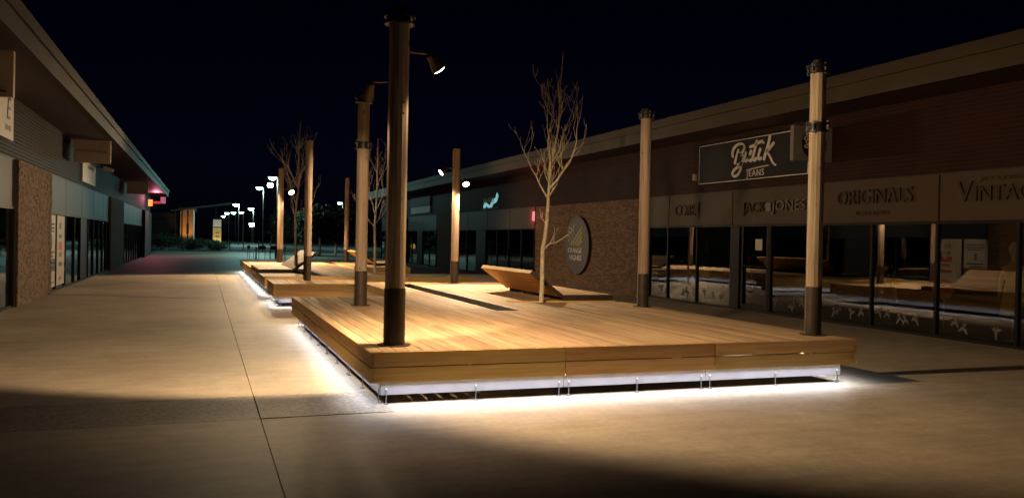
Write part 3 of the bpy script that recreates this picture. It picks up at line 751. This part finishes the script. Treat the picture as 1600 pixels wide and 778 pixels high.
# round emblem
s = thing('round_emblem', (XR, 26.15, 1.41), 'round aubergine emblem with lime vine rows on the brick wall', 'sign')
MB().tube([(XR-.03, 26.15, 1.41), (XR-.085, 26.15, 1.41)], .965, 56).build('disc', M['purple'], s, True)
ring = MB(); n = 56
for rr, xx in ((.965, XR-.086), (.985, XR-.086), (.985, XR-.05), (.965, XR-.05)):
    for j in range(n): ring.v.append((xx, 26.15+rr*math.cos(2*math.pi*j/n), 1.41+rr*math.sin(2*math.pi*j/n)))
for i in range(4):
    for j in range(n): ring.f.append((i*n+j, i*n+(j+1)%n, ((i+1)%4)*n+(j+1)%n, ((i+1)%4)*n+j))
ring.build('rim', M['panel'], s)
for row in ([(-.35,0),(-.05,.2),(.25,.42),(.55,.60)], [(-.12,0),(.12,.15),(.34,.32),(.57,.46)], [(.1,0),(.28,.11),(.43,.22),(.57,.32)], [(.3,0),(.42,.07),(.57,.18)],
            [(-.55,.62),(-.3,.58),(-.1,.46),(.02,.36)], [(-.57,.48),(-.35,.44),(-.2,.34),(-.12,.24)], [(-.57,.34),(-.42,.3),(-.32,.22),(-.25,.13)], [(-.57,.2),(-.48,.17),(-.42,.1),(-.40,.03)]):
    mb = MB(); ribbon(mb, [row], (XR-.0865, 26.27, 1.40), 1.0, WALL_R, .062, dep=.006); mb.build('vine_row', M['lime'], s)
MB().tube([(XR-.0865, 25.55, 1.93), (XR-.093, 25.55, 1.93)], .035, 12).build('dot', M['lime'], s)
lettering('ORANGE', .25, .012, (XR-.092, 26.27, 1.23), WALL_R, M['letterw'], s, width=1.10, bold=.0)
lettering('VIGNES', .25, .012, (XR-.092, 26.21, .98), WALL_R, M['letterw'], s, width=.98, bold=.0)
# farther shop signs
s = thing('neon_sign', (XR, 35.5, 3.2), 'shop sign with a teal glowing wave under dim letters', 'sign')
MB().box(XR-.06, XR-.022, 34.35, 36.9, 2.90, 2.96).build('sign_rail', M['panel'], s)
lettering('DEVRED', .30, .03, (XR-.05, 35.75, 3.28), WALL_R, M['offwhite'], s, width=1.45)
mb = MB(); ribbon(mb, [[(-.9,-.02),(-.6,.14),(-.25,.06),(.05,-.02)],[(.10,-.0),(.35,.22),(.62,.26),(.85,.34),(1.0,.56)]], (XR-.04, 35.55, 2.98), 1.0, WALL_R, .20); mb.build('wave', glow('teal_neon', (.35, .85, .85), .55), s)
s = thing('shop_sign', (XR, 48.3, 3.5), 'dark far shop sign with a pale strip along its foot', 'sign')
MB().box(XR-.08, XR-.022, 46.0, 50.6, 3.38, 4.12).build('sign_board', M['signdark'], s)
MB().box(XR-.085, XR-.022, 46.0, 50.6, 3.0, 3.37).build('pale_strip', M['white'], s)
s = thing('neon_sign', (XR, 30.4, 2.5), 'red neon patch glowing at the edge of the brick wall', 'sign')
MB().box(XR-.10, XR-.024, 30.19, 30.24, 2.30, 2.66).build('neon_plate', glow('pink_neon', (1, .35, .45), .9), s)
lit('neon_glow', 'POINT', (XR-.13, 30.40, 2.46), 16.0, (1, .08, .12), s, shadow_soft_size=.1)

# shop window dummies
def dummy(x, y, m, label, h=1.62, dress=True):
    t = thing('shop_mannequin', (x, y, .015), label, 'mannequin', 'dummies behind the shop glass')
    k = h/1.62
    MB().lathe((x, y, .015), [(.14,0),(.14,.012),(.012,.02),(.012,.62*k)], 16).build('stand', M['steel'], t, True)
    MB().lathe((x, y, .015), [(.02,1.30*k),(.045,1.36*k),(.045,1.42*k),(.075,1.48*k),(.085,1.56*k),(.06,1.64*k),(.02,1.67*k)], 16).build('head', M['offwhite'], t, True)
    if dress: MB().lathe((x, y, .015), [(.20,.42*k),(.17,.70*k),(.145,.86*k),(.12,1.0*k),(.155,1.16*k),(.17,1.24*k),(.06,1.33*k)], 18).build('garment', m, t, True)
    else: MB().lathe((x, y, .015), [(.10,.60*k),(.15,.72*k),(.14,.9*k),(.125,1.0*k),(.16,1.17*k),(.18,1.25*k),(.06,1.33*k)], 18).build('garment', m, t, True)
    for sg in (-1, 1): MB().tube([(x, y+sg*.16, 1.25*k), (x-.02, y+sg*.23, 1.0*k), (x-.05, y+sg*.22, .74*k)], [.05,.038,.028], 8).build('sleeve', m, t, True)
dummy(12.75, 18.45, M['red'], 'mannequin in a red dress behind the glass left of the door')
dummy(12.70, 17.75, M['cream'], 'mannequin in a cream dress behind the glass, closest to the door')
dummy(12.8, 19.6, M['grey'], 'mannequin in a grey top behind the glass by the brick wall', 1.6, False)
dummy(12.8, 10.4, M['gold'], 'mannequin in an ochre dress behind the glass at the picture edge')
dummy(12.9, 13.3, M['grey'], 'mannequin in a grey dress behind the glass past the near right post')
dummy(12.9, 11.9, M['red'], 'mannequin in a red top behind the glass between grey and ochre dresses', 1.62, False)

# ------------------------------------------------------------------ left-hand shops (front at X=-3.6, facing +X)
XL = -3.6
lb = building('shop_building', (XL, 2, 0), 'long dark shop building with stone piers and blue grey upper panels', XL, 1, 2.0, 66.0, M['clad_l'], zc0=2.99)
shopfront(lb, XL, 1, 2.2, 19.36, 1.5, M['panel_l'], panel_step=[2.2,5,8,11,14,17,19.34], z_top=2.95)
stone_wall(lb, XL+.10, 1, 19.4, 23.4, 2.97, 8, .20)
shopfront(lb, XL, 1, 23.44, 37.6, 1.5, M['panel_l'], edges=[23.46,24.62,26.18,27.9,29.2,31.1,32.5,34.0,35.4,36.6,37.58], panel_step=[23.46,26.25,29.5,32.6,35.7,37.58], z_top=2.95)
MB().box(XL-.06, XL+.005, 29.23, 31.07, .052, 1.968).build('door', M['frame'], lb)
stone_wall(lb, XL+.10, 1, 37.64, 43.5, 2.97, 9, .20)
shopfront(lb, XL, 1, 43.54, 57.4, 1.5, M['panel_l'], edges=[43.56,45,46.5,48,49.5,51,52.5,54,55.5,57.38], panel_step=[43.56,47,50,53,57.38], z_top=2.95)
MB().box(XL-.2, XL+.2, 57.44, 61.2, 0, 2.97).build('column', M['interior'], lb)
MB().box(XL-.2, XL+.1, 61.24, 66.0, 0, 2.97).build('end_pier', M['interior'], lb)
# posters behind the first two panes
def poster(label, y0, y1, blocks):
    t = thing('window_poster', (XL+.012, y0, .1), label, 'poster', 'tall white posters on the shop glass')
    MB().box(XL+.010, XL+.014, y0, y1, .12, 1.955).build('sheet', M['white'], t)
    for a, b, z0, z1, m in blocks: MB().box(XL+.0145, XL+.016, y0+(y1-y0)*a, y0+(y1-y0)*b, z0, z1).build('print_block', m, t)
B = M['ink']
poster('tall white poster with dark print and a grey band, next to the stone pier', 23.50, 24.58, [(.15,.9,1.70,1.75,B),(.15,.9,1.60,1.65,B),(.25,.85,1.52,1.56,B),(.45,.55,1.15,1.40,B),(.2,.85,.98,1.04,B),(.2,.7,.88,.93,B),(0,1,.52,.84,M['ink']),(.15,.85,.72,.76,M['white']),(.15,.85,.60,.63,M['white']),(.35,.65,.34,.44,M['cream']),(.15,.85,.22,.25,B)])
poster('tall white poster with one red block, second from the stone pier', 24.68, 26.12, [(.35,.6,1.60,1.78,M['grey']),(.35,.65,1.36,1.46,B),(.3,.7,1.05,1.26,M['inkred']),(.35,.65,.86,.98,M['grey']),(.3,.7,.62,.72,B),(.35,.65,.25,.34,M['grey'])])
# signs of the left-hand shops
s = thing('projecting_sign', (XL, 27.0, 4.0), 'cream box sign with small dark lettering hanging above the posters', 'sign')
MB().box(XL+.10, -2.54, 26.95, 27.07, 3.52, 4.17).build('sign_box', M['offwhite'], s)
lettering('PAULETTE & MARCEL', .105, .008, (-3.02, 26.945, 3.86), FACE_Y, M['ink'], s, width=.78)
s = thing('wall_sign', (XL, 31.0, 3.4), 'white sign on the cladding behind the small cream box sign', 'sign')
MB().box(XL+.02, XL+.06, 29.3, 32.6, 3.12, 3.80).build('sign_board', M['white'], s)
MB().box(XL+.0605, XL+.063, 30.6, 32.2, 3.60, 3.70).build('print_block', M['ink'], s)
s = thing('projecting_sign', (XL, 14.55, 4.0), 'large cream box sign cut by the picture edge, under the eaves', 'sign')
MB().box(XL+.02, -2.64, 14.15, 14.27, 3.50, 4.17).build('sign_box', M['offwhite'], s)
MB().box(-3.05, -2.72, 14.146, 14.149, 3.56, 3.59).build('print_block', M['ink'], s)
s = thing('wall_sign', (XL, 18.0, 3.7), 'white sign with dark script, above the stone pier and cut by the picture edge', 'sign')
MB().box(XL+.02, XL+.06, 15.2, 19.05, 3.30, 4.16).build('sign_board', M['white'], s)
lettering('E', .62, .008, (XL+.066, 18.55, 3.86), WALL_L, M['ink'], s, shear=.2)
MB().box(XL+.0605, XL+.063, 18.3, 18.8, 3.46, 3.56).build('print_block', M['purple'], s)
s = thing('projecting_sign', (XL, 45.0, 3.8), 'dim cream box sign past the second stone pier', 'sign')
MB().box(XL+.1, -2.55, 44.95, 45.07, 3.43, 4.05).build('sign_box', M['offwhite'], s)
s = thing('floodlight', (-3.0, 33.2, 3.75), 'small floodlight on the cladding just past the cream box sign', 'floodlight')
MB().obox((-3.2, 33.2, 3.78), (.16,0,-.05), (0,.10,0), (.02,0,.06)).build('lamp_head', M['offwhite'], s); MB().tube([(XL+.01,33.2,3.85),(-3.3,33.2,3.8)], .02, 6).build('bracket', M['frame'], s)
# red and pink neon at the far end
s = thing('neon_sign', (XL, 62.0, 3.6), 'red and pink neon box sign lighting the eaves at the far end', 'sign')
MB().box(-3.48, -3.22, 61.6, 61.75, 3.35, 3.78).build('red_box', glow('red_neon', (1, .22, .06), 2.2), s)
MB().box(-3.20, -2.74, 61.6, 61.7, 3.52, 3.68).build('red_bar', glow('red_bar_neon', (1, .08, .05), .55), s)
MB().box(-2.72, -2.40, 61.6, 61.75, 3.55, 3.98).build('pink_box', glow('pink_box_neon', (1, .25, .38), .45), s)
lit('neon_glow', 'POINT', (-2.9, 60.2, 3.80), 190, (1, .22, .34), s, shadow_soft_size=.15)

# ------------------------------------------------------------------ beyond the mall
def street_lamp(x, y, h, label, light=0, col=(.50, 1, .93), head=M['bulb_cold'], tilt=(.0, -.5), big=.16):
    t = thing('street_lamp', (x, y, 0), label, 'street lamp', 'street lamps beyond the mall')
    MB().tube([(x, y, 0), (x, y, h*.5), (x, y, h-.1)], [.07,.06,.045], 10).build('pole', M['sleeve'], t, True)
    MB().tube([(x, y, h-.12), (x, y, h), (x-.25, y-.1, h+.06)], .03, 8).build('arm', M['sleeve'], t, True)
    MB().lathe((x-.40, y-.2, h), [(.10,.12),(big,.10),(big*1.35,.0)], 16).build('hood', M['black'], t, True)
    MB().lathe((x-.40, y-.2, h), [(.02,-big*.9),(big*.7,-big*.75),(big*1.1,-big*.3),(big*1.25,-.004)], 16).build('lens', head, t, True)
    if light: lit('lamp_glow', 'POINT', (x-.40, y-.2, h-.45), light, col, t, shadow_soft_size=.15)
BC = M['bulb_cold']; BW = glow('white_lens', (1, .92, .78), 30)
for x, y, h, lab, pw in [
    (5.26, 82, 5.95, 'teal glowing street lamp on a tall pole, between the totem and the far post', 900),
    (5.25, 66, 5.9, 'highest teal street lamp, just above the far spotlight post', 800),
    (16.9, 110, 5.9, 'green white street lamp standing alone between the timber posts', 300),
    (4.9, 130, 5.95, 'topmost small lamp of the far lamp row', 1500), (6.1, 179, 5.95, 'small lamp in the middle of the far lamp row', 0),
    (4.9, 181, 5.9, 'small dim lamp of the far row, nearest the totem sign', 0), (7.3, 172, 5.9, 'small lamp at the near end of the far lamp row', 0),
    (7.8, 146, 5.9, 'solitary lamp above the star bright floodlight', 2500), (4.9, 213, 5.9, 'farthest tiny lamp low beside the totem sign', 0)]:
    street_lamp(x, y, h, lab, pw, big=.25 if y < 120 else .38)
t = thing('floodlight_mast', (8.7, 168, 0), 'dazzling blue white floodlight on a short mast far down the street', 'floodlight')
MB().tube([(8.7,168,0),(8.7,168,3.4)], .08, 8).build('pole', M['sleeve'], t); MB().box(8.3,9.1,167.8,168.1,3.2,3.75).build('lamp_head', glow('flood_lens', (.75,.88,1), 60), t)

# totem sign
t = thing('totem_sign', (1.4, 95, 0), 'tall white and yellow totem sign at the end of the mall', 'sign')
MB().box(1.0, 1.82, 95, 95.25, 0, .4).build('plinth', M['black'], t)
MB().box(1.0, 1.82, 95, 95.25, .41, 3.1).build('board', M['white'], t)
MB().box(1.02, 1.80, 94.985, 94.998, .43, 1.15).build('yellow_field', M['yellow'], t); MB().box(1.02, 1.80, 94.985, 94.998, 1.17, 2.1).build('cream_field', M['gold'], t)
MB().box(1.02, 1.80, 94.985, 94.998, 2.2, 2.32).build('dark_stripe', M['signdark'], t)
for zz in (1.25, 1.62, .75): MB().box(1.25, 1.6, 94.97, 94.984, zz, zz+.16).build('print_block', M['ink'], t)
lit('sign_light', 'SPOT', (1.4, 92.3, .15), 300, (1, .85, .6), t, aim=(1.4, 95, 1.9), spot_size=R(70), shadow_soft_size=.1)

# orange lit building and the canopy before it
t = thing('far_building', (-2.1, 125, 0), 'far building with an orange floodlit gable wall', 'building')
MB().box(-2.95, -1.25, 125.05, 140, 0, 4.95).build('wall', plain('render_pale', (.5,.42,.34), .8), t)
MB().box(-16, -2.96, 127, 140, 0, 4.4).build('rear_wing', M['black'], t)
MB().box(-3.2, -1.0, 124.8, 140, 4.95, 5.15).build('roof', M['under'], t)
MB().box(-2.15, -1.85, 125.0, 125.045, 1.5, 2.9).build('door', M['frame'], t)
lit('wall_light', 'SPOT', (-2.1, 122.2, .3), 420, (1, .38, .06), t, aim=(-2.1, 125, 3.0), spot_size=R(64), spot_blend=.6, shadow_soft_size=.2)
t = thing('canopy', (-3, 100, 0), 'thin dark canopy roof on slim columns near the far end', 'canopy')
MB().obox((-.2, 101, 4.55), (3.2,0,.50), (0,1.5,0), (0,0,.06)).build('roof', M['sleeve'], t)
for x in (-2.9, -2.2, -1.6, 1.3): MB().tube([(x,100.2,0),(x,100.2,4.2 if x < 0 else 4.6)], .07, 8).build('column', M['panel'], t)

# hedges, bushes and trees in the dark
def leafy(mb, c, rx, ry, rz, n, rnd, sz):
    for _ in range(n):
        while True:
            q = Vector((rnd.uniform(-1,1), rnd.uniform(-1,1), rnd.uniform(-1,1)))
            if .25 < q.length < 1: break
        p = Vector(c)+Vector((q.x*rx, q.y*ry, q.z*rz)); a = Vector((rnd.gauss(0,1), rnd.gauss(0,1), rnd.gauss(0,1))).normalized(); b = a.orthogonal().normalized()
        s1 = sz*rnd.uniform(.6,1.3); k = len(mb.v)
        mb.v += [tuple(p-a*s1), tuple(p+b*s1*.4), tuple(p+a*s1), tuple(p-b*s1*.4)]; mb.f.append((k,k+1,k+2,k+3))
def bush(name, label, cat, x, y, rx, ry, h, n, seed, trunk=None, grp=None):
    rnd = random.Random(seed); t = thing(name, (x, y, 0), label, cat, grp); mb = MB()
    k = max(3, int(n/260)); z0 = trunk or 0
    for _ in range(k):
        an = rnd.uniform(0, 6.28); rr = rnd.uniform(0, .65)
        leafy(mb, (x+rx*rr*math.cos(an), y+ry*rr*math.sin(an), z0+(h-z0)*rnd.uniform(.3,.72)), rx*.55, ry*.55, (h-z0)*.34, n//k, rnd, .10 if not trunk else .16)
    mb.build('crown' if trunk else 'foliage', M['leaf'], t)
    tm = MB().tube([(x,y,0),(x+.05,y,(trunk or .3)*.6),(x,y,(trunk or .3)+(h-z0)*.35)], [.13,.10,.05] if trunk else [.05,.04,.02], 8)
    tm.build('trunk' if trunk else 'stem', M['bark'], t)
for i, (x, y, rx, h, lab) in enumerate([(-3.0, 80, 2.2, 1.5, 'dark low hedge under the red neon sign'), (-.6, 81.5, 1.6, 1.3, 'dark low hedge below the orange lit wall'), (1.0, 82.5, 1.2, 1.15, 'dark low hedge at the foot of the totem sign')]):
    bush('hedge', lab, 'hedge', x, y, rx, 1.2, h, 1800, 40+i, grp='hedges closing the far end')
for i, (x, y, rx, h, tr, lab) in enumerate([(8.4, 66, 2.0, 4.0, .8, 'dark bushy tree behind the plain post at the end of the decks'), (10.2, 70, 2.2, 4.3, .9, 'dark bushy tree below the lone green white street lamp'), (12.2, 72, 2.0, 3.9, .9, 'dark bushy tree against the end of the brown shops'), (6.4, 76, 1.4, 3.6, 1.0, 'slim dark tree right of the far spotlight post')]):
    bush('leafy_tree', lab, 'tree', x, y, rx, rx, h, 3600, 60+i, trunk=tr, grp='dark trees at the end of the mall')

# cafe table and chairs
def chair(x, y, rz, label):
    t = thing('cafe_chair', (x, y, 0), label, 'chair', 'cafe chairs at the dark table'); t.rotation_euler = (0,0,rz)
    def part(name, mb):
        o = mb.build(name, M['black']); o.parent = t; return o
    part('seat', MB().box(-.22,.22,-.22,.22,.44,.47)); part('backrest', MB().box(-.22,.22,.20,.23,.62,.86))
    for a in (-.19,.19):
        part('leg', MB().tube([(a,-.19,0),(a,-.19,.44)], .016, 6)); part('leg', MB().tube([(a,.21,0),(a,.21,.86)], .016, 6))
t = thing('cafe_table', (3.9, 57.6, 0), 'dark cafe table standing on the plaza behind the decks', 'table')
MB().box(3.2,4.6,57.2,58.0,.72,.76).build('table_top', M['black'], t)
for a in (3.28, 4.52):
    for b in (57.28, 57.92): MB().box(a-.025,a+.025,b-.025,b+.025,0,.72).build('leg', M['black'], t)
chair(3.0, 57.3, 1.2, 'cafe chair at the open end of the dark table'); chair(3.6, 56.8, 3.1, 'cafe chair on the near side of the dark table, toward its open end'); chair(4.3, 56.8, 3.2, 'cafe chair on the near side of the dark table, toward the bushes'); chair(4.9, 57.7, -1.5, 'cafe chair at the bush end of the dark table')
# bollards along the street
for x, lab in ((2.6, 'slim dark bollard before the lit street, first from the totem sign'), (3.9, 'slim dark bollard before the lit street, second from the totem sign'), (5.4, 'slim dark bollard before the lit street, third from the totem sign'), (6.6, 'slim dark bollard before the lit street, last in the row')):
    t = thing('bollard', (x, 90.5, 0), lab, 'bollard', 'bollards before the lit street')
    MB().lathe((x, 90.5, 0), [(.07,0),(.07,.02),(.05,.04),(.05,.95),(.035,1.0)], 10).build('shaft', M['black'], t, True); MB().lathe((x, 90.5, .8), [(.054,0),(.056,.01),(.056,.06),(.054,.07)], 10).build('band', M['grey'], t, True)
